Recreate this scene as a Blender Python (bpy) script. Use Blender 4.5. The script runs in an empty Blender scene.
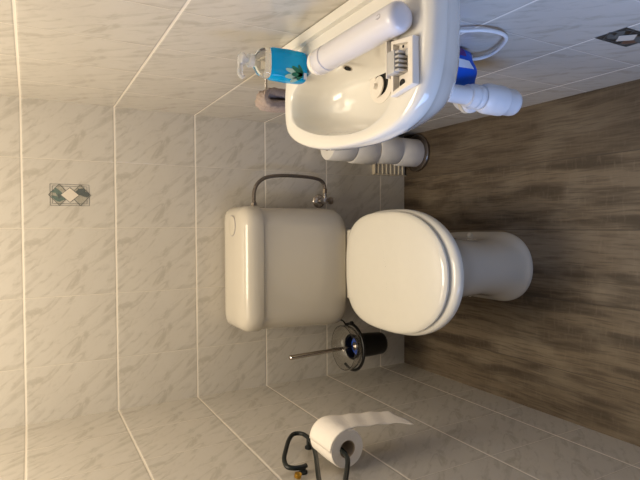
import bpy, bmesh, math, random
from mathutils import Vector, Matrix
random.seed(4)
C = bpy.context.scene.collection
PI = math.pi
HW = 0.4654           # half the room's width
FRONT = -2.3          # where the side walls end (behind the viewer)
H = 2.4
Z0 = 0.1205           # first grout row
TW, TH = 0.2, 0.2482    # tile size
COL0 = HW - 0.1683    # first grout column on the back wall


def s2l(c):
    return tuple((v / 12.92 if v <= 0.04045 else ((v + 0.055) / 1.055) ** 2.4) for v in c)


# ------------------------------------------------------------------ materials
def mat(name, rgb, rough=0.4, metal=0.0, trans=0.0, ior=1.45, coat=0.0, noise=0.0, nscale=40, bump=0.0, bscale=200, sss=0.0, alpha=1.0):
    m = bpy.data.materials.new(name); m.use_nodes = True
    nt = m.node_tree; b = nt.nodes['Principled BSDF']
    col = s2l(rgb)
    b.inputs['Base Color'].default_value = (*col, 1)
    b.inputs['Roughness'].default_value = rough
    b.inputs['Metallic'].default_value = metal
    b.inputs['Transmission Weight'].default_value = trans
    b.inputs['IOR'].default_value = ior
    b.inputs['Coat Weight'].default_value = coat
    b.inputs['Coat Roughness'].default_value = 0.05
    b.inputs['Alpha'].default_value = alpha
    if sss: b.inputs['Subsurface Weight'].default_value = sss; b.inputs['Subsurface Radius'].default_value = (.01, .01, .01)
    tc = nt.nodes.new('ShaderNodeTexCoord')
    n = nt.nodes.new('ShaderNodeTexNoise'); n.inputs['Scale'].default_value = nscale; n.inputs['Detail'].default_value = 5
    nt.links.new(tc.outputs['Object'], n.inputs['Vector'])
    mx = nt.nodes.new('ShaderNodeMix'); mx.data_type = 'RGBA'; mx.blend_type = 'MIX'
    k = max(noise, 0.02)
    mx.inputs['A'].default_value = (*[c * (1 - k) for c in col], 1); mx.inputs['B'].default_value = (*[min(1, c * (1 + k)) for c in col], 1)
    nt.links.new(n.outputs['Fac'], mx.inputs['Factor']); nt.links.new(mx.outputs['Result'], b.inputs['Base Color'])
    if bump:
        n2 = nt.nodes.new('ShaderNodeTexNoise'); n2.inputs['Scale'].default_value = bscale; n2.inputs['Detail'].default_value = 3
        nt.links.new(tc.outputs['Object'], n2.inputs['Vector'])
        bp = nt.nodes.new('ShaderNodeBump'); bp.inputs['Strength'].default_value = bump; bp.inputs['Distance'].default_value = 0.002
        nt.links.new(n2.outputs['Fac'], bp.inputs['Height']); nt.links.new(bp.outputs['Normal'], b.inputs['Normal'])
    return m


class NT:
    def __init__(s, nt): s.nt = nt
    def math(s, op, a, b=None, c=None, clamp=False):
        n = s.nt.nodes.new('ShaderNodeMath'); n.operation = op; n.use_clamp = clamp
        for i, v in enumerate((a, b, c)):
            if v is None: continue
            if isinstance(v, (int, float)): n.inputs[i].default_value = v
            else: s.nt.links.new(v, n.inputs[i])
        return n.outputs[0]
    def noise(s, vec, scale, detail=4, rough=.5, dist=0.0):
        n = s.nt.nodes.new('ShaderNodeTexNoise'); n.inputs['Scale'].default_value = scale
        n.inputs['Detail'].default_value = detail; n.inputs['Roughness'].default_value = rough; n.inputs['Distortion'].default_value = dist
        s.nt.links.new(vec, n.inputs['Vector']); return n.outputs['Fac']
    def comb(s, x, y, z):
        n = s.nt.nodes.new('ShaderNodeCombineXYZ')
        for i, v in enumerate((x, y, z)):
            if isinstance(v, (int, float)): n.inputs[i].default_value = v
            else: s.nt.links.new(v, n.inputs[i])
        return n.outputs[0]
    def ramp(s, f, a, b, va=0.0, vb=1.0):
        n = s.nt.nodes.new('ShaderNodeMapRange'); n.interpolation_type = 'SMOOTHSTEP'
        s.nt.links.new(f, n.inputs['Value'])
        for k, v in (('From Min', a), ('From Max', b), ('To Min', va), ('To Max', vb)): n.inputs[k].default_value = v
        return n.outputs['Result']
    def mix(s, f, a, b):
        n = s.nt.nodes.new('ShaderNodeMix'); n.data_type = 'RGBA'
        if isinstance(f, (int, float)): n.inputs['Factor'].default_value = f
        else: s.nt.links.new(f, n.inputs['Factor'])
        for k, v in (('A', a), ('B', b)):
            if isinstance(v, tuple): n.inputs[k].default_value = (*v, 1)
            else: s.nt.links.new(v, n.inputs[k])
        return n.outputs['Result']


TILE = s2l((0.795, 0.77, 0.73)); VEIN = s2l((0.66, 0.63, 0.58)); GROUT = s2l((0.92, 0.885, 0.83)); JOINT = s2l((0.83, 0.795, 0.745))


def tile_mat(name, axis, sign, off):
    """marbled wall tile: h runs to the onlooker's right"""
    m = bpy.data.materials.new(name); m.use_nodes = True
    nt = m.node_tree; b = nt.nodes['Principled BSDF']; q = NT(nt)
    g = nt.nodes.new('ShaderNodeNewGeometry'); sp = nt.nodes.new('ShaderNodeSeparateXYZ')
    nt.links.new(g.outputs['Position'], sp.inputs[0])
    h = q.math('MULTIPLY', q.math('SUBTRACT', sp.outputs[axis], off), sign)
    s_ = q.math('DIVIDE', h, TW); t_ = q.math('DIVIDE', q.math('SUBTRACT', sp.outputs[2], Z0), TH)
    fs = q.math('SUBTRACT', s_, q.math('FLOOR', s_)); ft = q.math('SUBTRACT', t_, q.math('FLOOR', t_))
    # every tile carries the same print
    px = q.math('MULTIPLY', fs, TW); pz = q.math('MULTIPLY', ft, TH)
    along = q.math('SUBTRACT', q.math('MULTIPLY', px, .62), q.math('MULTIPLY', pz, .78))
    across = q.math('ADD', q.math('MULTIPLY', px, .78), q.math('MULTIPLY', pz, .62))
    v1 = q.comb(q.math('MULTIPLY', along, 11), q.math('MULTIPLY', across, 40), 3.7)
    n1 = q.noise(v1, 1.0, 5, .62, .9)
    v2 = q.comb(q.math('MULTIPLY', along, 30), q.math('MULTIPLY', across, 60), 9.1)
    n2 = q.noise(v2, 1.0, 4, .6, .5)
    broad = q.noise(q.comb(px, pz, 1.3), 9, 3, .5)
    vein = q.math('MULTIPLY', q.ramp(n1, .47, .64), q.ramp(broad, .30, .55, .25, 1))
    vein = q.math('ADD', vein, q.math('MULTIPLY', q.ramp(n2, .54, .70), .45), clamp=True)
    base = q.mix(q.ramp(broad, .3, .7, 0, .35), TILE, s2l((.765, .735, .69)))
    col = q.mix(q.math('MULTIPLY', vein, .54), base, VEIN)
    ds = q.math('MULTIPLY', q.math('MINIMUM', fs, q.math('SUBTRACT', 1, fs)), TW)
    dt = q.math('MULTIPLY', q.math('MINIMUM', ft, q.math('SUBTRACT', 1, ft)), TH)
    gs = q.ramp(ds, .0006, .0014, 1, 0); gt = q.ramp(dt, .0018, .0030, 1, 0)
    col = q.mix(q.math('MULTIPLY', gs, .8), col, JOINT); col = q.mix(gt, col, GROUT)
    nt.links.new(col, b.inputs['Base Color'])
    gg = q.math('MAXIMUM', gs, gt)
    nt.links.new(q.ramp(gg, 0, 1, .17, .75), b.inputs['Roughness'])
    dd = q.math('MINIMUM', q.ramp(ds, .0004, .003), q.ramp(dt, .001, .0055))
    wav = q.noise(g.outputs['Position'], 26, 2)
    bp = nt.nodes.new('ShaderNodeBump'); bp.inputs['Strength'].default_value = .5; bp.inputs['Distance'].default_value = .0012
    nt.links.new(q.math('ADD', dd, q.math('MULTIPLY', wav, .10)), bp.inputs['Height']); nt.links.new(bp.outputs['Normal'], b.inputs['Normal'])
    b.inputs['Specular IOR Level'].default_value = .45
    return m


def floor_mat():
    m = bpy.data.materials.new('wood plank vinyl'); m.use_nodes = True
    nt = m.node_tree; b = nt.nodes['Principled BSDF']; q = NT(nt)
    g = nt.nodes.new('ShaderNodeNewGeometry'); sp = nt.nodes.new('ShaderNodeSeparateXYZ')
    nt.links.new(g.outputs['Position'], sp.inputs[0])
    x, y = sp.outputs[0], sp.outputs[1]
    t = q.math('DIVIDE', q.math('SUBTRACT', x, .289), .2035)
    idx = q.math('FLOOR', t); fr = q.math('SUBTRACT', t, idx)
    wn = nt.nodes.new('ShaderNodeTexWhiteNoise'); wn.noise_dimensions = '1D'; nt.links.new(idx, wn.inputs['W'])
    sh = q.math('MULTIPLY', wn.outputs['Value'], 7.0)
    warp = q.noise(q.comb(x, q.math('MULTIPLY', y, .5), sh), 5, 3)
    xx = q.math('ADD', x, q.math('MULTIPLY', warp, .035))
    n1 = q.noise(q.comb(q.math('MULTIPLY', xx, 26), q.math('MULTIPLY', y, 2.6), sh), 1, 5, .6)
    n2 = q.noise(q.comb(q.math('MULTIPLY', xx, 190), q.math('MULTIPLY', y, 9), sh), 1, 4, .6)
    n3 = q.noise(q.comb(q.math('MULTIPLY', x, 9), q.math('MULTIPLY', y, 5), sh), 1, 3, .5)
    n4 = q.noise(q.comb(q.math('MULTIPLY', x, 30), q.math('MULTIPLY', y, 110), sh), 1, 3, .5)
    dark = s2l((.235, .185, .13)); midc = s2l((.42, .365, .295)); lite = s2l((.52, .47, .40))
    col = q.mix(q.ramp(n1, .34, .58), dark, midc)
    col = q.mix(q.math('MULTIPLY', q.ramp(n3, .45, .7), .6), col, lite)
    col = q.mix(q.math('MULTIPLY', q.ramp(n2, .45, .68), .55), col, dark)
    col = q.mix(q.math('MULTIPLY', q.ramp(n4, .52, .75), .18), col, lite)
    # each plank has its own tone
    tone = q.ramp(wn.outputs['Value'], 0, 1, 0, .6)
    col = q.mix(tone, col, dark)
    e = q.math('MULTIPLY', q.math('MINIMUM', fr, q.math('SUBTRACT', 1, fr)), .2035)
    ed = q.ramp(e, .0004, .0016, 1, 0)
    col = q.mix(q.math('MULTIPLY', ed, .85), col, s2l((.24, .21, .18)))
    nt.links.new(col, b.inputs['Base Color'])
    nt.links.new(q.ramp(n2, .3, .7, .42, .6), b.inputs['Roughness'])
    bp = nt.nodes.new('ShaderNodeBump'); bp.inputs['Strength'].default_value = .35; bp.inputs['Distance'].default_value = .001
    nt.links.new(q.math('SUBTRACT', n2, q.math('MULTIPLY', ed, 2)), bp.inputs['Height']); nt.links.new(bp.outputs['Normal'], b.inputs['Normal'])
    return m


M = dict(
    ceramic=mat('glazed ceramic', (.86, .835, .785), .12, coat=.5, noise=.015, nscale=3),
    basin=mat('glazed basin ceramic', (.885, .87, .84), .1, coat=.6, noise=.015, nscale=3),
    plastic_white=mat('white seat plastic', (.88, .86, .81), .16, coat=.3),
    cistern=mat('cistern plastic', (.80, .77, .715), .2, coat=.25, noise=.015, nscale=3),
    button=mat('flush button plastic', (.79, .76, .70), .22),
    pipe=mat('white pipe plastic', (.90, .90, .91), .3),
    can=mat('can enamel', (.84, .83, .85), .28, coat=.2),
    can_cap=mat('can cap', (.93, .90, .86), .35),
    grey_mark=mat('grey print', (.62, .60, .64), .4),
    device=mat('dispenser plastic', (.90, .87, .83), .35),
    grey=mat('grey mechanism plastic', (.72, .71, .70), .4, noise=.1),
    dark=mat('dark hole', (.07, .06, .06), .7),
    chrome=mat('chrome', (.80, .77, .74), .14, metal=1),
    steel=mat('brushed steel', (.60, .56, .52), .3, metal=1),
    braid=mat('braided hose', (.50, .46, .42), .38, metal=.85, bump=1, bscale=900),
    black=mat('black plastic', (.055, .055, .06), .35),
    black2=mat('dark green coated metal', (.075, .10, .095), .42),
    brass=mat('brass', (.72, .55, .22), .3, metal=1),
    clear=mat('clear plastic', (.95, .96, .96), .04, trans=1, ior=1.25),
    clear2=mat('clear dish', (.93, .92, .90), .06, trans=.96, ior=1.4),
    blue_liquid=mat('blue soap', (.02, .74, .97), .06, trans=.38, ior=1.33), milky=mat('milky plastic', (.93, .93, .93), .2, trans=.7, ior=1.2),
    blue=mat('blue bristle', (.18, .36, .80), .6),
    paper=mat('toilet paper', (.93, .90, .86), .9, bump=.5, bscale=260, noise=.03),
    paper_stack=mat('stacked toilet paper', (.93, .91, .88), .9, bump=.5, bscale=260, noise=.03),
    core=mat('cardboard core', (.70, .63, .55), .85),
    cloth=mat('taupe cloth', (.64, .575, .54), .95, bump=1, bscale=300, noise=.25, nscale=220),
    vent=mat('cream vent plastic', (.86, .81, .71), .4),
    pouch=mat('blue pouch', (.07, .36, .82), .3, noise=.12, nscale=30),
    purple=mat('purple print', (.38, .18, .52), .35, noise=.3, nscale=120),
    white_print=mat('white print', (.86, .88, .93), .4),
    green=mat('green leaf print', (.05, .45, .36), .4, noise=.25, nscale=150),
    pale_leaf=mat('pale leaf print', (.72, .86, .80), .4, noise=.15, nscale=150),
    motif_line=mat('motif line', (.38, .39, .38), .35),
    motif_fill=mat('motif fill', (.64, .62, .57), .3, noise=.35, nscale=160),
    motif_green=mat('motif green', (.40, .46, .43), .3, noise=.35, nscale=200), motif_slate=mat('motif slate', (.36, .38, .37), .3, noise=.35, nscale=200),
    motif_white=mat('motif pale', (.86, .82, .76), .25),
    motif_dark=mat('motif dark', (.13, .115, .10), .3, noise=.5, nscale=180),
    motif_brown=mat('motif brown', (.42, .30, .24), .3, noise=.3, nscale=180),
    paint=mat('ceiling paint', (.86, .84, .80), .8),
)


# ------------------------------------------------------------------ mesh helpers
def obj(name, bm, m, parent=None, smooth=True, angle=40):
    bmesh.ops.remove_doubles(bm, verts=bm.verts, dist=1e-6)
    bmesh.ops.recalc_face_normals(bm, faces=bm.faces)
    me = bpy.data.meshes.new(name); bm.to_mesh(me); bm.free()
    o = bpy.data.objects.new(name, me); C.objects.link(o)
    me.materials.append(m)
    if smooth:
        for p in me.polygons: p.use_smooth = True
        try: me.set_sharp_from_angle(angle=math.radians(angle))
        except Exception: pass
    if parent is not None:
        o.parent = parent
        o.matrix_parent_inverse = Matrix.Translation(-parent.location)
    return o


def thing(name, loc, label, cat, group=None):
    o = bpy.data.objects.new(name, None); C.objects.link(o); o.location = loc; o.empty_display_size = .02
    o['label'] = label; o['category'] = cat
    if group: o['group'] = group
    return o


def tag(o, label, cat, group=None):
    o['label'] = label; o['category'] = cat
    if group: o['group'] = group
    return o


def loft(bm, rings, cap0=True, cap1=True, closed=True):
    vr = [[bm.verts.new(p) for p in r] for r in rings]
    n = len(vr[0])
    for a, b in zip(vr, vr[1:]):
        for i in range(n if closed else n - 1):
            j = (i + 1) % n
            bm.faces.new((a[i], a[j], b[j], b[i]))
    if cap0: bm.faces.new(vr[0])
    if cap1: bm.faces.new(vr[-1][::-1])
    return vr


def box(bm, x0, x1, y0, y1, z0, z1, bev=0.0, seg=2, mtx=None):
    r = bmesh.ops.create_cube(bm, size=1)
    vs = r['verts']
    for v in vs:
        v.co = Vector(((x0 + x1) / 2 + v.co.x * (x1 - x0), (y0 + y1) / 2 + v.co.y * (y1 - y0), (z0 + z1) / 2 + v.co.z * (z1 - z0)))
    if bev:
        es = {e for v in vs for e in v.link_edges}
        r = bmesh.ops.bevel(bm, geom=list(es), offset=bev, segments=seg, profile=.5, affect='EDGES')
        vs = list({v for f in r['faces'] for v in f.verts} | {v for v in vs if v.is_valid})
    if mtx is not None:
        for v in vs: v.co = mtx @ v.co


def lathe(bm, prof, org=(0, 0, 0), axis=(0, 0, 1), seg=48, cap=True):
    """prof: list of (r, t) along the axis"""
    a = Vector(axis).normalized(); rot = Vector((0, 0, 1)).rotation_difference(a).to_matrix(); o = Vector(org)
    rings = []
    for r, t in prof:
        rings.append([o + rot @ Vector((r * math.cos(2 * PI * i / seg), r * math.sin(2 * PI * i / seg), t)) for i in range(seg)])
    loft(bm, rings, cap, cap)


def crs(pts, n=8):
    P = [Vector(p) for p in pts]; out = []
    for i in range(len(P) - 1):
        p0 = P[i - 1] if i else P[0] * 2 - P[1]; p1, p2 = P[i], P[i + 1]; p3 = P[i + 2] if i + 2 < len(P) else P[-1] * 2 - P[-2]
        for k in range(n):
            t = k / n
            out.append(.5 * ((2 * p1) + (p2 - p0) * t + (2 * p0 - 5 * p1 + 4 * p2 - p3) * t * t + (3 * p1 - p0 - 3 * p2 + p3) * t ** 3))
    out.append(P[-1]); return out


def tube(bm, pts, r, seg=14, smooth=8, cap=True):
    P = crs(pts, smooth) if smooth else [Vector(p) for p in pts]
    rr = r if callable(r) else (lambda t: r)
    T = [(P[min(i + 1, len(P) - 1)] - P[max(i - 1, 0)]).normalized() for i in range(len(P))]
    up = Vector((0, 0, 1)) if abs(T[0].z) < .9 else Vector((1, 0, 0))
    N = (up - T[0] * up.dot(T[0])).normalized(); rings = []
    for i, p in enumerate(P):
        N = (N - T[i] * N.dot(T[i])).normalized(); B = T[i].cross(N); q = rr(i / (len(P) - 1))
        rings.append([p + N * q * math.cos(2 * PI * k / seg) + B * q * math.sin(2 * PI * k / seg) for k in range(seg)])
    loft(bm, rings, cap, cap)


def torus(bm, c, R, r, seg=48, s2=10):
    rings = []
    for i in range(seg + 1):
        a = 2 * PI * i / seg
        rings.append([Vector(c) + Vector(((R + r * math.cos(2 * PI * k / s2)) * math.cos(a), (R + r * math.cos(2 * PI * k / s2)) * math.sin(a), r * math.sin(2 * PI * k / s2))) for k in range(s2)])
    loft(bm, rings, False, False)


def sup(cx, hw, yf, yc, yb, z, nf=2.2, nb=2.6, n=72):
    """egg / D outline: front half to yf, back half to yb"""
    out = []
    for i in range(n):
        a = 2 * PI * i / n; c, s = math.cos(a), math.sin(a); e = nb if s > 0 else nf
        x = hw * math.copysign(abs(c) ** (2 / e), c)
        y = (yb - yc if s > 0 else yc - yf) * math.copysign(abs(s) ** (2 / e), s)
        out.append(Vector((cx + x, yc + y, z)))
    return out


def rrect(x0, x1, y0, y1, z, r=.02, n=8, rb=None):
    """rounded rectangle, rb = radius at the back (y1) corners"""
    rb = r if rb is None else rb
    out = []
    for (cx, cy, a0, q) in ((x1 - rb, y1 - rb, 0, rb), (x0 + rb, y1 - rb, 90, rb), (x0 + r, y0 + r, 180, r), (x1 - r, y0 + r, 270, r)):
        for k in range(n + 1):
            a = math.radians(a0 + 90 * k / n); out.append(Vector((cx + q * math.cos(a), cy + q * math.sin(a), z)))
    return out


def poly_prism(bm, pts, nrm, th):
    n = Vector(nrm) * th
    loft(bm, [[Vector(p) for p in pts], [Vector(p) + n for p in pts]])


# ------------------------------------------------------------------ the room
def struct(name, bm, m, parent=None):
    o = obj(name, bm, m, parent, smooth=False)
    if parent is None: o['kind'] = 'structure'
    return o


bm = bmesh.new(); box(bm, -HW - .1, HW + .1, FRONT, .1, -.1, 0); struct('floor', bm, floor_mat())
bm = bmesh.new(); box(bm, -HW - .1, HW + .1, 0, .1, 0, H); wall_back = struct('wall_back', bm, tile_mat('wall tiles back', 0, 1, COL0))
bm = bmesh.new(); box(bm, -HW - .1, -HW, FRONT, 0, 0, H); struct('wall_left', bm, tile_mat('wall tiles left', 1, 1, 0.0))
bm = bmesh.new(); box(bm, HW, HW + .1, FRONT, 0, 0, H); wall_right = struct('wall_right', bm, tile_mat('wall tiles right', 1, -1, 0.0))
bm = bmesh.new(); box(bm, -HW - .1, HW + .1, FRONT, .1, H, H + .1); struct('ceiling', bm, M['paint'])


def motif(parent, P, dark=False):
    """printed ornament in the middle of a tile; P(a, b) maps onlooker's right/up metres to the wall, P.n = normal"""
    def line(bm, a, b, w=.0011, th=.0005):
        (ax, ay), (bx_, by) = a, b
        d = Vector((bx_ - ax, by - ay)); n = Vector((-d.y, d.x)).normalized() * w / 2
        poly_prism(bm, [P(ax + n.x, ay + n.y), P(bx_ + n.x, by + n.y), P(bx_ - n.x, by - n.y), P(ax - n.x, ay - n.y)], P(0, 0, True), th)
    def dia(cy, rx, ry): return [(0, cy + ry), (rx, cy), (0, cy - ry), (-rx, cy)]
    bm = bmesh.new()
    for x, y in ((.031, .052), (.0255, .046)):
        q = [(-x, -y), (x, -y), (x, y), (-x, y)]
        for i in range(4): line(bm, q[i], q[(i + 1) % 4])
    for cy in (.028, -.028):
        q = dia(cy, .0315, .028)
        for i in range(4): line(bm, q[i], q[(i + 1) % 4], .0013, .0009)
    obj('motif_outline', bm, M['motif_line'], parent, False)
    for cy in (.028, -.028):
        bm = bmesh.new(); poly_prism(bm, [P(*p) for p in dia(cy, .031, .0275)], P(0, 0, True), .0003)
        obj('motif_diamond', bm, M[('motif_dark' if cy > 0 else 'motif_brown') if dark else 'motif_fill'], parent, False)
    if dark:
        bm = bmesh.new(); poly_prism(bm, [P(*p) for p in ((-.031, -.052), (.031, -.052), (.031, .052), (-.031, .052))], P(0, 0, True), .0002)
        obj('motif_ground', bm, M['motif_dark'], parent, False)
    rnd = random.Random(7)
    for key, leaves in (('motif_green', ((-.010, .036, .030, 60), (.006, .030, .036, 35), (-.012, .022, .026, 120), (.010, .040, .022, 100))),
                        ('motif_slate', ((.008, -.024, .040, 115), (.004, -.036, .036, 80), (.014, -.030, .022, 60), (-.006, .027, .022, 20)))):
        bm = bmesh.new()
        for (cx, cy, l, a) in leaves:
            a = math.radians(a); pts = []
            for k in range(12):
                t = 2 * PI * k / 12; u = l / 2 * math.cos(t); v = l * .2 * math.sin(t) * (1 - .5 * math.cos(t))
                pts.append(P(cx + u * math.cos(a) - v * math.sin(a), cy + u * math.sin(a) + v * math.cos(a)))
            poly_prism(bm, pts, P(0, 0, True), .0005 + rnd.random() * .0003)
        obj('motif_leaves', bm, M['motif_line' if dark else key], parent, False)
    bm = bmesh.new(); poly_prism(bm, [P(*p) for p in dia(0, .0225, .0255)], P(0, 0, True), .0010)
    obj('motif_rim', bm, M['motif_line'], parent, False)
    bm = bmesh.new(); poly_prism(bm, [P(*p) for p in dia(0, .0208, .0236)], P(0, 0, True), .0012)
    obj('motif_centre', bm, M['motif_white'], parent, False)


def Pback(a, b, nrm=False):
    return Vector((0, -1, 0)) if nrm else Vector((.1945 + a, -.0001, 1.239 + b))
def Pright(a, b, nrm=False):
    return Vector((-1, 0, 0)) if nrm else Vector((HW - .0001, -1.094 - a, .319 + b))
motif(wall_back, Pback); motif(wall_right, Pright, True)

# ------------------------------------------------------------------ toilet
CX = -.030
t = thing('toilet', (CX, -.45, 0), 'cream white close-coupled toilet with closed lid standing on the wood-look floor', 'toilet')
bm = bmesh.new()
secs = [(.000, .113, -.627, -.50, -.14, 2.1, 4), (.006, .113, -.627, -.50, -.14, 2.1, 4), (.011, .1105, -.624, -.50, -.14, 2.1, 4), (.020, .107, -.619, -.50, -.14, 2.1, 4),
        (.032, .101, -.615, -.49, -.14, 2.1, 4), (.06, .090, -.609, -.49, -.14, 2.2, 4), (.12, .086, -.597, -.48, -.14, 2.1, 4), (.19, .096, -.585, -.47, -.15, 2.1, 3.5), (.25, .112, -.592, -.46, -.17, 2.1, 3),
        (.30, .138, -.636, -.465, -.19, 2.15, 2.8), (.34, .157, -.675, -.47, -.20, 2.15, 2.6), (.37, .168, -.704, -.475, -.205, 2.2, 2.6), (.392, .172, -.720, -.48, -.21, 2.2, 2.6), (.400, .168, -.716, -.48, -.215, 2.2, 2.6)]
loft(bm, [sup(CX - .004, hw, yf, yc, yb, z, nf, nb) for z, hw, yf, yc, yb, nf, nb in secs])
loft(bm, [rrect(CX - w, CX + w, y0, y1, z, r) for z, w, y0, y1, r in ((0.0, .09, -.30, -.10, .02), (.15, .09, -.30, -.06, .02), (.28, .10, -.30, -.03, .025), (.36, .115, -.30, -.02, .03), (.394, .118, -.30, -.02, .03), (.3995, .113, -.295, -.025, .03))])
pan = obj('pan', bm, M['ceramic'], t)
for sx in (-1, 1):
    bm = bmesh.new(); lathe(bm, [(.0095, 0), (.0095, .010), (.007, .015), (0.001, .0165)], (CX + sx * .0945 - .004, -.400, .030), (sx * .8, -.15, .9), 20)
    obj('bolt_cap', bm, M['plastic_white'], pan)
bm = bmesh.new()
def ringset(spec, c=CX - .002):
    return [sup(c, hw + .001, yf - .007, yc - .008, yb - .020, z, 2.15, 3.1) for z, hw, yf, yc, yb in spec]
rs = ringset([(.402, .166, -.722, -.49, -.25), (.404, .173, -.735, -.49, -.243), (.409, .178, -.744, -.49, -.238), (.419, .1785, -.746, -.49, -.238), (.427, .176, -.742, -.49, -.241), (.4315, .170, -.733, -.49, -.248), (.4325, .162, -.722, -.49, -.255),
              (.4325, .125, -.67, -.49, -.32), (.428, .119, -.662, -.49, -.326), (.404, .119, -.662, -.49, -.326), (.402, .122, -.665, -.49, -.323)])
loft(bm, rs + [rs[0]], False, False)
obj('seat', bm, M['plastic_white'], t)
bm = bmesh.new()
loft(bm, ringset([(.4345, .156, -.704, -.49, -.262), (.436, .165, -.716, -.49, -.253), (.440, .1715, -.725, -.49, -.247), (.446, .172, -.726, -.49, -.247), (.4505, .169, -.721, -.49, -.250), (.4535, .162, -.711, -.49, -.257),
                  (.4565, .145, -.685, -.49, -.28), (.4585, .11, -.635, -.49, -.32), (.4595, .06, -.565, -.49, -.40), (.460, .01, -.50, -.49, -.48)]))
obj('seat_lid', bm, M['plastic_white'], t)
for sx in (-1, 1):
    bm = bmesh.new(); box(bm, CX + sx * .072 - .016, CX + sx * .072 + .016, -.262, -.250, .400, .430, .004)
    obj('hinge', bm, M['plastic_white'], t)
# cistern
cc = -.0375
bm = bmesh.new()
loft(bm, [rrect(cc - w + o, cc + w + o, yf, -.012, z, r, 10, .015) for z, w, yf, r, o in
          ((.4000, .165, -.180, .05, -.005), (.4015, .176, -.189, .055, -.005), (.406, .186, -.195, .06, -.005), (.416, .195, -.199, .062, -.005), (.435, .200, -.201, .065, -.004), (.47, .2005, -.202, .065, -.003), (.60, .1975, -.202, .062, 0), (.70, .195, -.203, .06, .002), (.708, .195, -.203, .06, .002))])
cis = obj('cistern', bm, M['cistern'], t)
bm = bmesh.new()
cl = cc + .0025
loft(bm, [rrect(cl - w, cl + w, yf, yb, z, r, 10, .02) for z, w, yf, yb, r in
          ((.7085, .190, -.198, -.014, .055), (.7105, .199, -.207, -.014, .06), (.715, .2005, -.209, -.013, .06), (.742, .1995, -.208, -.013, .06), (.756, .1965, -.204, -.014, .058), (.765, .190, -.196, -.016, .052),
           (.7715, .183, -.184, -.019, .045), (.7750, .173, -.168, -.024, .038), (.7775, .155, -.150, -.034, .03), (.7785, .12, -.12, -.05, .03))])
lid = obj('cistern_lid', bm, M['cistern'], t)
bm = bmesh.new()
loft(bm, [sup(.102, .032 - i, -.136 + i, -.108, -.080 - i, z, 2, 2, 40) for z, i in ((.771, 0), (.7792, 0), (.7806, .001), (.7812, .004))])
fb = obj('flush_button', bm, M['button'], lid)
bm = bmesh.new()
torus(bm, (0, 0, 0), 1, .02, 48, 8)
for v in bm.verts: v.co = Vector((.102 + v.co.x * .0335, -.108 + v.co.y * .0295, .7788 + v.co.z * .03))
obj('button_rim', bm, M['grey_mark'], fb)

# supply hose and angle valve
t = thing('angle_valve', (.193, 0, .402), 'small round chrome angle valve on the back wall beside the cistern', 'valve')
bm = bmesh.new(); lathe(bm, [(.025, 0), (.025, .002), (.019, .009), (.010, .011)], (.193, -.0005, .402), (0, -1, 0), 36); obj('wall_flange', bm, M['chrome'], t)
bm = bmesh.new(); lathe(bm, [(.0085, 0), (.0085, .028), (.012, .029), (.012, .050), (.009, .052)], (.193, -.008, .402), (0, -1, 0), 24)
lathe(bm, [(.007, 0), (.007, .020)], (.199, -.048, .402), (1, 0, 0), 20); obj('valve_body', bm, M['chrome'], t)
bm = bmesh.new(); lathe(bm, [(.006, 0), (.006, .006), (.0125, .007), (.0135, .012), (.0125, .019), (.004, .021)], (.193, -.048, .392), (0, -.1, -1), 20); obj('valve_knob', bm, M['steel'], t)
t = thing('supply_hose', (.25, -.06, .44), 'braided steel hose arching from angle valve to the side of the cistern', 'hose')
HX = .1605
bm = bmesh.new(); tube(bm, [(HX + .017, -.10, .6995), (.190, -.10, .7005), (.217, -.099, .698), (.243, -.097, .684), (.262, -.093, .655), (.271, -.088, .61), (.274, -.080, .56), (.274, -.070, .50), (.272, -.060, .455), (.266, -.053, .425), (.254, -.048, .407), (.238, -.048, .4022), (.234, -.048, .402)], .0062, 14, 10)
obj('hose', bm, M['braid'], t)
bm = bmesh.new(); lathe(bm, [(.008, 0), (.0105, .001), (.0105, .015), (.007, .017)], (HX + .002, -.10, .6995), (1, 0, 0), 6); obj('hose_nut', bm, M['steel'], t, angle=20)
bm = bmesh.new(); lathe(bm, [(.0075, 0), (.0095, .001), (.0095, .016), (.0066, .018)], (.2195, -.048, .402), (1, 0, 0), 6); obj('hose_nut', bm, M['chrome'], t, angle=20)

# ------------------------------------------------------------------ wash basin
SZ = .877
def outline(off, z, pts):
    """closed smooth outline offset inwards by off"""
    P = crs([*pts, pts[0]], 6)[:-1]
    n = len(P); out = []
    cen = sum(P, Vector((0, 0, 0))) / n
    for i in range(n):
        tn = (P[(i + 1) % n] - P[i - 1]).normalized(); nn = Vector((tn.y, -tn.x, 0))
        if nn.dot(cen - P[i]) < 0: nn = -nn
        out.append(Vector((P[i].x + nn.x * off, P[i].y + nn.y * off, z)))
    return out
XW = HW - .0015
def V2(l): return [Vector((x, y, 0)) for x, y in l]
# outer rim, counter-clockwise seen from above, starting at the wall far corner
rim = V2([(XW, -.712), (XW - .002, -.710), (.44, -.708), (.39, -.706), (.34, -.707), (.306, -.711), (.286, -.724), (.268, -.754), (.252, -.80), (.241, -.85), (.235, -.90), (.232, -.95), (.232, -1.01), (.237, -1.055), (.245, -1.088),
          (.257, -1.116), (.276, -1.137), (.303, -1.151), (.345, -1.160), (.40, -1.163), (.44, -1.163), (XW - .002, -1.162), (XW, -1.158), (XW, -1.10), (XW, -.98), (XW, -.85), (XW, -.76)])
bowl = V2([(.372, -.751), (.362, -.741), (.348, -.735), (.330, -.736), (.315, -.742), (.298, -.764), (.282, -.803), (.268, -.85), (.259, -.90), (.253, -.95), (.253, -1.00), (.260, -1.035), (.273, -1.062),
          (.292, -1.076), (.32, -1.080), (.345, -1.080), (.365, -1.078), (.378, -1.070), (.386, -1.055), (.389, -1.01), (.390, -.95), (.390, -.90), (.389, -.85), (.386, -.80), (.380, -.77)])
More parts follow.
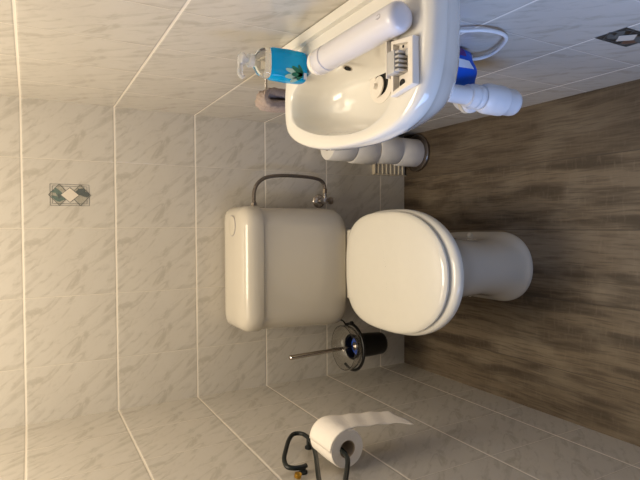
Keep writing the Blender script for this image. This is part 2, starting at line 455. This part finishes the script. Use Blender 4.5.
def clampw(r):
    for v in r: v.x = min(v.x, XW); 
    return r
def toward(r, c, k, z):
    return [Vector((c[0] + (v.x - c[0]) * k, c[1] + (v.y - c[1]) * k, z)) for v in r]
bm = bmesh.new()
def res(P, n, z, off=0):
    Q = outline(off, z, P)
    # resample by arc length
    L = [0]
    for i in range(len(Q)): L.append(L[-1] + (Q[(i + 1) % len(Q)] - Q[i]).length)
    out = []
    j = 0
    for k in range(n):
        d = L[-1] * k / n
        while L[j + 1] < d: j += 1
        f = (d - L[j]) / max(1e-9, L[j + 1] - L[j]); out.append(Q[j].lerp(Q[(j + 1) % len(Q)], f))
    return out
N = 150
O = res(rim, N, SZ); B = res(bowl, N, SZ)
# align bowl samples with the outer ones by angle about the bowl centre
bc = Vector((.335, -.92, 0))
def byangle(P, n, start=0):
    A = sorted([((math.atan2(p.y - bc.y, p.x - bc.x)) % (2 * PI), (p.xy - bc.xy).length) for p in P])
    out = []
    for k in range(n):
        a = 2 * PI * k / n
        for i in range(len(A)):
            if A[i][0] >= a: break
        else: i = 0
        a1, r1 = A[i]; a0, r0 = A[i - 1]
        d = (a1 - a0) % (2 * PI); f = ((a - a0) % (2 * PI)) / d if d > 1e-9 else 0
        out.append((a, r0 + (r1 - r0) * f))
    return [Vector((bc.x + r * math.cos(a), bc.y + r * math.sin(a), 0)) for a, r in out]
Oa = byangle(res(rim, 900, 0), N); Ba = byangle(res(bowl, 600, 0), N)
def setz(P, z): return [Vector((min(p.x, XW), p.y, z)) for p in P]
def shr(P, k, z, c=bc): return [Vector((min(c.x + (p.x - c.x) * k, XW), c.y + (p.y - c.y) * k, z)) for p in P]
def lerpP(P, Q, t, z): return [Vector((min(p.x + (q.x - p.x) * t, XW), p.y + (q.y - p.y) * t, z)) for p, q in zip(P, Q)]
DR = Vector((.358, -.922, 0))   # drain
rings = []
und = Vector((.375, -.94, 0))
def wallkeep(P, k, z):
    """underside: shrink towards und but keep the wall side against the wall"""
    out = []
    for p in P:
        w = max(0, min(1, (p.x - .40) / .06))
        x = und.x + (p.x - und.x) * k; x = x * (1 - w) + p.x * w
        out.append(Vector((min(x, XW), und.y + (p.y - und.y) * k, z)))
    return out
for k, z in ((.30, .722), (.45, .728), (.62, .745), (.75, .770), (.83, .790), (.89, .810), (.938, .828), (.975, .842)): rings.append(wallkeep(Oa, k, z))
rings += [lerpP(Oa, Ba, .01, .848), setz(Oa, .856), setz(Oa, .865), lerpP(Oa, Ba, .05, .8715), lerpP(Oa, Ba, .13, .8755), lerpP(Oa, Ba, .25, .877), lerpP(Oa, Ba, .6, .8765), lerpP(Oa, Ba, .85, .876)]
rings += [setz(Ba, .8745), shr(Ba, .985, .871)]
for k, z in ((.955, .858), (.925, .842), (.89, .825), (.83, .807), (.73, .795), (.6, .789), (.45, .785)):
    c = bc.lerp(DR, 1 - k); rings.append([Vector((c.x + (p.x - bc.x) * k, c.y + (p.y - bc.y) * k, z)) for p in Ba])
rings.append([DR + Vector((math.cos(2 * PI * i / N) * .033, math.sin(2 * PI * i / N) * .033, .7815)) for i in range(N)])
rings.append([DR + Vector((math.cos(2 * PI * i / N) * .010, math.sin(2 * PI * i / N) * .010, .7800)) for i in range(N)])
t = thing('wash_basin', (.36, -.94, .715), 'small white ceramic wash basin mounted on the right wall', 'basin')
loft(bm, rings); obj('bowl', bm, M['basin'], t)
bm = bmesh.new()   # raised ledge along the wall
loft(bm, [rrect(.446, XW, -1.155, -.7165, z, r) for z, r in ((.870, .006), (.884, .006), (.888, .004))])
obj('wall_ledge', bm, M['basin'], t)
bm = bmesh.new(); lathe(bm, [(.036, 0), (.036, .0025), (.030, .004), (.022, .003), (.021, .0)], DR + Vector((0, 0, .781)), (0, 0, 1), 40, False)
dr = obj('drain_ring', bm, M['device'], t)
bm = bmesh.new(); lathe(bm, [(.021, 0), (.021, .0012), (.001, .0014)], DR + Vector((0, 0, .7815)), (0, 0, 1), 30); obj('drain_hole', bm, M['dark'], dr)
bm = bmesh.new(); lathe(bm, [(.019, 0), (.020, .003), (.015, .005), (.006, .0055), (.005, .012), (.001, .0125)], DR + Vector((-.006, .008, .7830)), (.12, .1, 1), 30); obj('plug', bm, M['device'], dr)
bm = bmesh.new(); lathe(bm, [(.0085, 0), (.0085, .0015), (.006, .0016)], (.3795, -.910, .847), (-1, 0, .35), 24); ov = obj('overflow_ring', bm, M['chrome'], t)
bm = bmesh.new(); lathe(bm, [(.0062, 0), (.0062, .0022), (.001, .0023)], (.3795, -.910, .847), (-1, 0, .35), 24); obj('overflow_hole', bm, M['dark'], ov)

# trap
TX, TY = .361, -.920
t = thing('bottle_trap', (TX, TY, .43), 'white plastic bottle trap hanging below the wash basin', 'trap')
bm = bmesh.new(); lathe(bm, [(.018, 0), (.018, .1805)], (TX, TY, .545), (0, 0, 1), 32); obj('tail_pipe', bm, M['pipe'], t)
bm = bmesh.new(); lathe(bm, [(.0185, 0), (.0235, .0015), (.0250, .004), (.0250, .011), (.0235, .013), (.0235, .015), (.0250, .017), (.0250, .024), (.0225, .030), (.0225, .037), (.0185, .038)], (TX, TY, .5335), (0, 0, 1), 40); obj('compression_nut', bm, M['pipe'], t)
bm = bmesh.new(); lathe(bm, [(.010, 0), (.020, .002), (.0265, .008), (.0280, .016), (.0280, .040), (.0285, .041), (.0305, .043), (.0310, .047), (.0310, .085), (.0300, .092), (.0275, .100), (.0255, .104), (.0225, .1045)], (TX, TY, .429), (0, 0, 1), 44); obj('trap_body', bm, M['pipe'], t)
bm = bmesh.new()
tube(bm, [(TX, TY + .02, .524), (TX, TY + .035, .524), (TX, TY + .050, .524), (TX + .008, TY + .064, .524), (TX + .026, TY + .070, .524), (HW - .02, TY + .070, .524), (HW - .001, TY + .070, .524)], .0165, 24, 6)
obj('outlet_pipe', bm, M['pipe'], t)
bm = bmesh.new(); lathe(bm, [(.017, 0), (.0225, .001), (.023, .003), (.023, .010), (.021, .012), (.017, .012)], (TX, TY + .030, .524), (0, 1, 0), 32); obj('outlet_nut', bm, M['pipe'], t)
bm = bmesh.new(); lathe(bm, [(.017, 0), (.0215, .001), (.0215, .009), (.017, .010)], (TX, TY + .0425, .524), (0, 1, 0), 32); obj('outlet_collar', bm, M['vent'], t)
bm = bmesh.new(); lathe(bm, [(.017, 0), (.030, .001), (.030, .004), (.018, .010)], (HW - .0005, TY + .070, .524), (-1, 0, 0), 32); obj('wall_rosette', bm, M['pipe'], t)

# white flexible hose
bm = bmesh.new(); tube(bm, [(.455, -.955, .735), (.455, -.965, .70), (.455, -.985, .652), (.455, -1.006, .62), (.455, -1.013, .585), (.455, -1.005, .556), (.455, -.985, .534), (.455, -.945, .510), (.454, -.918, .503), (.451, -.900, .510), (.449, -.890, .525)], .0036, 12, 8)
tag(obj('flexible_hose', bm, M['pipe']), 'thin white plastic hose looping down on the wall under the basin', 'hose')

# blue pouch resting on the outlet pipe
t = thing('refill_pouch', (.42, -.86, .573), 'shiny blue and purple plastic pouch wedged behind the trap under the basin', 'pouch')
bm = bmesh.new()
PC = Vector((.4265, -.8950, 0))
rings = []
for z, w, d in ((.5420, .026, .010), (.545, .034, .016), (.565, .038, .021), (.60, .038, .020), (.65, .037, .014), (.69, .036, .007), (.708, .036, .002)):
    rings.append([Vector((PC.x + w * math.cos(a) * (1 if abs(math.cos(a)) > .2 else 1), PC.y + d * math.sin(a) + .0025 * math.sin(5 * a + z * 60), z)) for a in [2 * PI * i / 40 for i in range(40)]])
for rg in rings:
    for v in rg: v.z += (v.x - PC.x) * .30 - .008
loft(bm, rings); pb = obj('pouch_body', bm, M['pouch'], t)
def patch(bm, u0, u1, z0, z1, rings=rings, off=.0008, skew=0):
    def P(u, z):
        for a, b in zip(rings, rings[1:]):
            if a[10].z <= z <= b[10].z: break
        f = (z - a[10].z) / (b[10].z - a[10].z); i = int(u); g = u - i
        p = a[i % 40].lerp(a[(i + 1) % 40], g); q = b[i % 40].lerp(b[(i + 1) % 40], g); r = p.lerp(q, f)
        d = (r - Vector((PC.x, PC.y, r.z))).normalized(); return r + Vector((0, -off, 0)) + d * off
    G = [[bm.verts.new(P(u0 + (u1 - u0) * i / 6, z0 + (z1 - z0) * j / 5 + skew * i)) for i in range(7)] for j in range(6)]
    for j in range(5):
        for i in range(6): bm.faces.new((G[j][i], G[j][i + 1], G[j + 1][i + 1], G[j + 1][i]))
bm = bmesh.new(); patch(bm, 32.5, 38, .562, .604); obj('pouch_picture', bm, M['purple'], pb)
bm = bmesh.new(); patch(bm, 28.6, 31.2, .548, .588, skew=.0012); obj('pouch_lettering', bm, M['white_print'], pb)

# ------------------------------------------------------------------ things on the basin
# aerosol can lying along the wall side of the basin
t = thing('aerosol_can', (.412, -1.0, .877), 'long pale white aerosol can lying on its side across the wash basin', 'can')
CZ = .8994
axis = Vector((0.0, 1, 0)); base = Vector((.384, -1.133, CZ))
bm = bmesh.new(); lathe(bm, [(.001, 0), (.012, .0004), (.0175, .0022), (.0204, .0055), (.0215, .010), (.0218, .018), (.0218, .198), (.0210, .200)], base, axis, 48); cb = obj('can_body', bm, M['can'], t)
bm = bmesh.new(); lathe(bm, [(.0198, .1995), (.0198, .2020), (.0220, .2032), (.0220, .2270), (.0208, .2285)], base, axis, 48); obj('can_collar', bm, M['can'], t)
bm = bmesh.new(); lathe(bm, [(.0195, .2287), (.0218, .2310), (.0212, .239), (.018, .246), (.011, .2500), (.001, .2510)], base, axis, 48); obj('can_cap', bm, M['can_cap'], t)
bm = bmesh.new()
def onc(s, a, r=.0220): return base + Vector((-r * math.sin(a), s, r * math.cos(a)))
pts = [onc(.028 + .0045 * math.cos(q), -.12 + .16 * math.sin(q)) for q in [PI * .3 + 1.5 * PI * i / 12 for i in range(13)]]
tube(bm, pts, .0004, 6, 0); tube(bm, [onc(.023, -.03), onc(.033, -.03)], .0004, 6, 0)
obj('can_mark', bm, M['grey_mark'], cb)

# opened dispenser on the near end of the basin
t = thing('opened_dispenser', (.34, -1.11, .877), 'opened white plastic air freshener housing with grey works on the basin edge', 'dispenser')
x0, x1, y0, y1, z0, z1 = .284, .357, -1.139, -1.090, .8775, .8885
bm = bmesh.new()
outer = lambda z, i=0, j=0: [Vector(p) for p in ((x0 + .008 + i, y0 + i + j, z), (x1 - i, y0 + i + j, z), (x1 + .006 - i, y1 - i, z), (x0 + i, y1 - i, z))]
loft(bm, [outer(z0), outer(z1 - .001), outer(z1, .001), outer(z1, .006, .004), outer(z1 - .009, .007, .004)], True, True)
obj('housing', bm, M['device'], t, smooth=False)
bm = bmesh.new(); box(bm, x0 + .026, x1 + .010, -1.0885, -1.0862, .8768, .8945, .0010, 2, None)
obj('flap', bm, M['device'], t)
zf = z1 - .0088
bm = bmesh.new(); box(bm, .312, .344, -1.112, -1.0945, zf, .899, .002)
for i in range(5): box(bm, .3135 + i * .0062, .3165 + i * .0062, -1.1200, -1.111, zf, .8975, .0006)
box(bm, .334, .344, -1.128, -1.120, zf, .887, .002)
obj('mechanism', bm, M['grey'], t)
for (hx, hy, r_) in ((.302, -1.131, .0026), (.310, -1.135, .0014), (.345, -1.134, .0026), (.301, -1.106, .006), (.352, -1.108, .002)):
    bm = bmesh.new(); lathe(bm, [(r_, 0), (r_, .0006)], (hx, hy, zf), (0, 0, 1), 16)
    obj('screw_hole', bm, M['dark'], t)

# soap bottle
SX, SY = .406, -.798
t = thing('soap_bottle', (SX - .01, SY, .888), 'clear pump bottle of bright blue liquid soap on the far corner of the basin', 'soap bottle')
bz = .8775
SXc = .4025
def bsec(z, w, d, n=3.2, c=(SXc, SY)): return [Vector((c[0] + p.x, c[1] + p.y, z)) for p in sup(0, w, -d, 0, d, 0, n, n, 48)]
bm = bmesh.new()
loft(bm, [bsec(bz, .024, .015), bsec(bz + .002, .028, .018), bsec(bz + .008, .0295, .0195), bsec(bz + .035, .0305, .0195), bsec(bz + .068, .0295, .0185), bsec(bz + .0745, .0275, .017)])
obj('liquid', bm, M['blue_liquid'], t)
bm = bmesh.new()
loft(bm, [bsec(bz + .0748, .0275, .017), bsec(bz + .084, .0265, .0165), bsec(bz + .094, .023, .015, 2.6), bsec(bz + .100, .014, .012, 2.2), bsec(bz + .102, .0115, .0115, 2), bsec(bz + .105, .0115, .0115, 2)])
obj('bottle_shoulder', bm, M['clear'], t)
bm = bmesh.new(); lathe(bm, [(.0125, 0), (.0125, .007), (.011, .009), (.005, .010), (.005, .016), (.012, .017), (.0125, .024), (.009, .027), (.001, .0275)], (SXc, SY, bz + .1052), (0, 0, 1), 28)
tube(bm, [(SXc, SY, bz + .127), (SXc - .014, SY - .003, bz + .130), (SXc - .028, SY - .006, bz + .132), (SXc - .036, SY - .008, bz + .126)], .005, 12, 6)
obj('pump', bm, M['milky'], t)
# printed leaf label on the side facing the room
def onb(h, z): return Vector((SXc - .0298 - .0006 + .0 * h, SY + h, bz + z))
def onf(h, z): return Vector((SXc + h, SY - .0200, bz + z))
bm = bmesh.new()
for (a0, l, w, hx, hz) in ((100, .034, .005, -.020, .016), (80, .032, .0045, -.017, .016), (118, .024, .004, -.023, .018)):
    a = math.radians(a0); pts = []
    for k in range(14):
        q = 2 * PI * k / 14; u = l / 2 * (1 + math.cos(q)); v = w * math.sin(q)
        pts.append(onf(hx + u * math.cos(a) - v * math.sin(a), hz + u * math.sin(a) + v * math.cos(a)))
    poly_prism(bm, pts, (0, -1, 0), .0004)
obj('label_leaf', bm, M['pale_leaf'], t, False)
bm = bmesh.new()
for (a0, l, w, hx, hz) in ((60, .026, .0045, -.018, .012), (95, .024, .0045, -.018, .012), (130, .016, .004, -.018, .013), (30, .018, .003, -.016, .012)):
    a = math.radians(a0); pts = []
    for k in range(14):
        q = 2 * PI * k / 14; u = l / 2 * (1 + math.cos(q)); v = w * math.sin(q)
        pts.append(onf(hx + u * math.cos(a) - v * math.sin(a), hz + u * math.sin(a) + v * math.cos(a)))
    poly_prism(bm, pts, (0, -1, 0), .0008)
obj('label_plant', bm, M['green'], t, False)
bm = bmesh.new(); poly_prism(bm, [onf(-.026, .004), onf(-.014, .004), onf(-.014, .010), onf(-.026, .010)], (0, -1, 0), .0006)
obj('label_band', bm, M['white_print'], t, False)

# cloth on a small hook in the right wall
KX, KY, KZ = .398, -.56, .857
t = thing('wall_hook', (HW, KY, KZ), 'small chrome hook on the right wall holding the taupe cloth', 'hook')
bm = bmesh.new(); lathe(bm, [(.013, 0), (.013, .003), (.009, .005)], (HW - .0005, KY + .02, KZ - .012), (-1, 0, 0), 24); obj('hook_plate', bm, M['chrome'], t)
bm = bmesh.new(); tube(bm, [(HW - .004, KY + .02, KZ - .012), (KX + .03, KY + .02, KZ - .012), (KX + .012, KY + .02, KZ - .006), (KX + .004, KY + .016, KZ), (KX, KY, KZ), (KX, KY - .012, KZ + .001)], .0035, 10, 5); obj('hook_rod', bm, M['chrome'], t)
bm = bmesh.new(); rings = []
prof = [(.021, -.075), (.022, -.05), (.022, -.025), (.020, -.004), (.013, .008), (0, .012), (-.013, .009), (-.022, -.002), (-.025, -.022), (-.024, -.05), (-.022, -.085)]
P = crs([Vector((x * .66, 0, z * 1.0)) for x, z in prof], 5)
for i in range(21):
    u = i / 20; y = KY - .030 + .052 * u; A = []; Bq = []
    for j, p in enumerate(P):
        tn = (P[min(j + 1, len(P) - 1)] - P[max(j - 1, 0)]).normalized(); nn = Vector((tn.z, 0, -tn.x)) * -1
        wv = .0020 * math.sin(u * 8 + j * .3) + .0012 * math.sin(u * 25 + j * 1.7); e = math.sin(PI * min(1, max(0, u))) ** .3
        th = .0135 * (.45 + .55 * e)
        c = Vector((KX, y, KZ - .0015)) + p
        A.append(c + nn * (th + wv)); Bq.append(c - nn * (th * .6 - wv))
    rings.append(A + Bq[::-1])
loft(bm, rings)
tag(obj('face_cloth', bm, M['cloth']), 'folded taupe cloth hanging on the right wall beyond the soap bottle', 'cloth')

# ------------------------------------------------------------------ toilet roll stand
RX, RY = .386, -.085
t = thing('roll_stand', (RX, RY, 0), 'round bronze metal spare roll stand on the floor below the basin', 'roll stand')
bm = bmesh.new(); lathe(bm, [(.070, 0.0005), (.0725, .004), (.0725, .008), (.070, .011), (.067, .0115), (.0665, .008), (.001, .008)], (RX, RY, 0), (0, 0, 1), 56); obj('base', bm, M['steel'], t)
bm = bmesh.new(); lathe(bm, [(.005, .007), (.005, .425), (.004, .432), (.001, .434)], (RX, RY, 0), (0, 0, 1), 16); obj('pole', bm, M['steel'], t)
def roll_bm(r=.0535, h=.1, rc=.021):
    bm = bmesh.new(); rings = []
    for q, z in ((rc, .0), (r - .002, 0), (r, .003), (r + .0006, h * .5), (r, h - .003), (r - .002, h), (rc, h)):
        rings.append([Vector((q * math.cos(2 * PI * i / 56), q * math.sin(2 * PI * i / 56), z)) for i in range(56)])
    loft(bm, rings + [rings[0]], False, False); return bm
def core_bm(rc=.021, h=.1):
    bm = bmesh.new(); rings = []
    for q, z in ((rc, .0005), (rc, h - .0005), (rc - .0012, h - .0005), (rc - .0012, .0005)):
        rings.append([Vector((q * math.cos(2 * PI * i / 40), q * math.sin(2 * PI * i / 40), z)) for i in range(40)])
    loft(bm, rings + [rings[0]], False, False); return bm
labs = ['white toilet roll at the bottom of the stack on the floor stand', 'white toilet roll second from the bottom of the floor stand stack', 'white toilet roll third from the bottom, under the topmost roll', 'white toilet roll topmost of the stack under the basin, showing its open core']
r0 = thing('toilet_roll', (0, 0, 0), labs[0], 'toilet roll', 'spare toilet rolls on the stand')
obj('paper', roll_bm(), M['paper_stack'], r0); obj('core', core_bm(), M['core'], r0)
for i in range(4):
    if i == 0: r = r0
    else:
        r = r0.copy(); C.objects.link(r)
        for ch in r0.children: c = ch.copy(); C.objects.link(c); c.parent = r
        r['label'] = labs[i]
    r.location = (RX + (0, .0035, -.002, .003)[i], RY + (0, -.002, .0015, -.001)[i], .0085 + i * .1015); r.rotation_euler = (0, 0, i * 1.1)

# vent grille low on the back wall
t = thing('vent_grille', (.36, 0, .005), 'small cream louvred vent low on the back wall behind the spare rolls', 'vent')
bm = bmesh.new(); box(bm, .302, .450, -.010, -.0005, .004, .160, .002); box(bm, .302, .306, -.019, -.009, .004, .160, .001); box(bm, .302, .450, -.019, -.009, .154, .160, .001); obj('backing_plate', bm, M['vent'], t)
for i in range(7):
    bm = bmesh.new(); zc = .022 + i * .020
    mt = Matrix.Translation((0, -.010, zc)) @ Matrix.Rotation(math.radians(28), 4, 'X') @ Matrix.Translation((0, .010, -zc))
    box(bm, .306, .448, -.0185, -.0065, zc - .0022, zc + .0022, .0008, 1, mt); obj('louvre', bm, M['vent'], t)

# ------------------------------------------------------------------ toilet brush
BX, BY = -.336, -.120
t = thing('toilet_brush_holder', (BX, BY, .20), 'black toilet brush cup with clear collar mounted on the back wall beside the toilet', 'brush holder')
bm = bmesh.new(); lathe(bm, [(.001, .196), (.030, .197), (.037, .201), (.0405, .210), (.0425, .25), (.0445, .318), (.0445, .330), (.041, .330), (.040, .318), (.037, .24), (.001, .235)], (BX, BY, 0), (0, 0, 1), 44); obj('cup', bm, M['black'], t)
bm = bmesh.new(); torus(bm, (BX, BY, .334), .0425, .0042); obj('cup_rim', bm, M['black'], t)
bm = bmesh.new(); lathe(bm, [(.047, .325), (.060, .329), (.074, .338), (.0795, .352), (.080, .372), (.077, .372), (.0765, .354), (.071, .341), (.059, .332), (.047, .328)], (BX, BY, 0), (0, 0, 1), 56, False)
obj('clear_collar', bm, M['clear2'], t)
bm = bmesh.new(); tube(bm, [(BX + .0825 * math.cos(math.radians(q)), BY + .0825 * math.sin(math.radians(q)), .336) for q in range(150, 390, 8)] , .0055, 12, 0)
obj('bracket_ring', bm, M['black'], t)
bm = bmesh.new(); tube(bm, [(BX + .074, BY + .038, .336), (BX + .082, BY + .050, .336), (BX + .084, BY + .075, .330), (BX + .084, -.001, .326)], .0032, 12, 4); obj('wall_bracket', bm, M['black'], t)
bm = bmesh.new(); lathe(bm, [(.004, 0), (.008, .003), (.009, .008), (.006, .013), (.001, .014)], (BX + .080, BY - .006, .338), (1, -.2, .2), 20); obj('bracket_knob', bm, M['black'], t)
t = thing('toilet_brush', (BX, BY, .24), 'toilet brush with slim chrome handle and blue head standing in the black cup', 'toilet brush')
bm = bmesh.new(); tube(bm, [(BX, BY, .315), (BX - .001, BY - .0015, .36), (BX - .008, BY - .002, .575)], lambda q: .0035 + .0048 * q, 16, 8); lathe(bm, [(.0083, 0), (.0088, .002), (.0088, .008), (.006, .011), (.001, .012)], (BX - .008, BY - .002, .574), (0, 0, 1), 20); obj('handle', bm, M['chrome'], t)
bm = bmesh.new(); lathe(bm, [(.010, .236), (.030, .24), (.0335, .26), (.0335, .305), (.030, .316), (.010, .318)], (BX, BY, 0), (0, 0, 1), 28); obj('bristles', bm, M['blue'], t)
bm = bmesh.new(); lathe(bm, [(.015, .318), (.015, .324), (.006, .330), (.003, .332)], (BX, BY, 0), (0, 0, 1), 24); obj('collar', bm, M['steel'], t)

# ------------------------------------------------------------------ paper holder on the left wall
WX = -.4345
t = thing('paper_holder', (WX, -.66, .75), 'dark green scrolled wrought iron paper holder on the left wall', 'paper holder')
bm = bmesh.new()
def wy(pts, x): return [(x if len(p) == 2 else p[2], p[0], p[1]) for p in pts]
tube(bm, [(-.449, -.652, .800), (-.449, -.655, .812), (-.447, -.654, .832), (-.445, -.641, .844), (-.442, -.61, .836), (-.440, -.568, .811), (-.440, -.518, .778), (-.440, -.495, .752), (-.440, -.510, .733), (-.440, -.553, .736), (-.440, -.595, .749), (-.440, -.638, .767), (-.440, -.69, .792), (-.440, -.743, .817), (-.436, -.80, .840), (-.430, -.85, .856), (-.421, -.885, .855), (-.412, -.888, .838), (-.408, -.862, .824), (-.407, -.831, .806), (-.407, -.795, .780), (-.407, -.765, .759), (-.408, -.738, .744), (-.409, -.712, .7365), (-.409, -.66, .7345), (-.409, -.615, .7345)], .0055, 14, 8)
obj('scroll_rod', bm, M['black2'], t)
for my, mz, l_ in ((-.652, .808, .016), (-.540, .734, .024)):
    bm = bmesh.new(); lathe(bm, [(.010, 0), (.010, .005), (.006, .009), (.006, l_)], (-HW + .0003, my, mz), (1, 0, 0), 24); obj('wall_mount', bm, M['black2'], t)
bm = bmesh.new(); lathe(bm, [(.0085, 0), (.0085, .008), (.005, .0105), (.001, .011)], (-HW + .006, -.672, .832), (1, -.2, -.1), 20); obj('brass_screw', bm, M['brass'], t)
# roll
t = thing('hanging_toilet_roll', (-.409, -.66, .72), 'white toilet roll with torn hanging sheet on the iron holder', 'toilet roll')
rot = Matrix.Translation((-.409, -.604, .721)) @ Matrix.Rotation(PI / 2, 4, 'X')
bm = roll_bm(.0440, .100, .0205); bmesh.ops.transform(bm, matrix=rot, verts=bm.verts); obj('paper', bm, M['paper'], t)
bm = core_bm(.0205, .100); bmesh.ops.transform(bm, matrix=rot, verts=bm.verts); obj('core', bm, M['core'], t)
bm = bmesh.new()
ccx, ccz, R_ = -.409, .721, .0452
NJ = 30
def tailpt(s, u):
    """s 0..1 along the sheet from the roll's top, u 0..1 from far edge to near edge"""
    L = s * .262
    arc = R_ * PI * .5
    if L < arc:
        a = PI / 2 - L / R_; x = ccx + R_ * math.cos(a); z = ccz + R_ * math.sin(a); d = 0
    else:
        d = L - arc; x = ccx + R_ - .105 * d + .0012 * math.sin(d * 110 + u * 4) * min(1, d / .02); z = ccz - d
    far, near = -.6045, -.7035
    k = max(0, (s - .80) / .20)
    near2 = near + .010 * min(1, d / .03) * (1 - k) - .012 * k ** 2
    far2 = far - .006 * k
    y = far2 + (near2 - far2) * u
    return Vector((x, y, z + .004 * k * math.sin(u * 7)))
F = [[tailpt(j / NJ, i / 12) for i in range(13)] for j in range(NJ + 1)]
vo = [[bm.verts.new(p) for p in r] for r in F]
for j in range(NJ):
    for i in range(12): bm.faces.new((vo[j][i], vo[j][i + 1], vo[j + 1][i + 1], vo[j + 1][i]))
sh = obj('hanging_sheet', bm, M['paper'], t)
sm = sh.modifiers.new('thickness', 'SOLIDIFY'); sm.thickness = .0006

# ------------------------------------------------------------------ light, camera
def area(name, loc, tgt, size, power, col, sy=None):
    l = bpy.data.lights.new(name, 'AREA'); l.energy = power; l.color = col; l.size = size
    if sy: l.shape = 'RECTANGLE'; l.size_y = sy
    o = bpy.data.objects.new(name, l); C.objects.link(o); o.location = loc
    o.rotation_euler = (Vector(tgt) - Vector(loc)).to_track_quat('-Z', 'Y').to_euler(); return o
area('ceiling_lamp_light', (-.08, -.60, 2.22), (-.08, -.60, 0), .62, 20, (1, .872, .675))
sl = area('side_daylight', (-.455, -1.45, .60), (.46, -1.12, .42), .6, 6.5, (.32, .52, 1), .7)
sl.data.spread = math.radians(115)
w = bpy.data.worlds.new('World'); bpy.context.scene.world = w; w.use_nodes = True
w.node_tree.nodes['Background'].inputs['Color'].default_value = (.85, .9, 1, 1); w.node_tree.nodes['Background'].inputs['Strength'].default_value = .26

cam = bpy.data.cameras.new('camera'); co = bpy.data.objects.new('camera', cam); C.objects.link(co)
f, pitch, yaw, roll, cx, cy, cz = 520.55, .5097035, .0287928, -.0186812, .0973574, -1.6982002, 1.3461876
R = Matrix.Rotation(yaw, 3, 'Z') @ Matrix.Rotation(PI / 2 - pitch, 3, 'X') @ Matrix.Rotation(roll, 3, 'Z') @ Matrix.Rotation(-PI / 2, 3, 'Z')
co.matrix_world = Matrix.Translation((cx, cy, cz)) @ R.to_4x4()
cam.sensor_fit = 'HORIZONTAL'; cam.sensor_width = 36; cam.lens = 36 * f / 640; cam.clip_start = .02
sc = bpy.context.scene; sc.camera = co
sc.view_settings.view_transform = 'Standard'; sc.view_settings.look = 'None'; sc.view_settings.gamma = 1; sc.view_settings.exposure = 0
sc.view_settings.use_curve_mapping = False
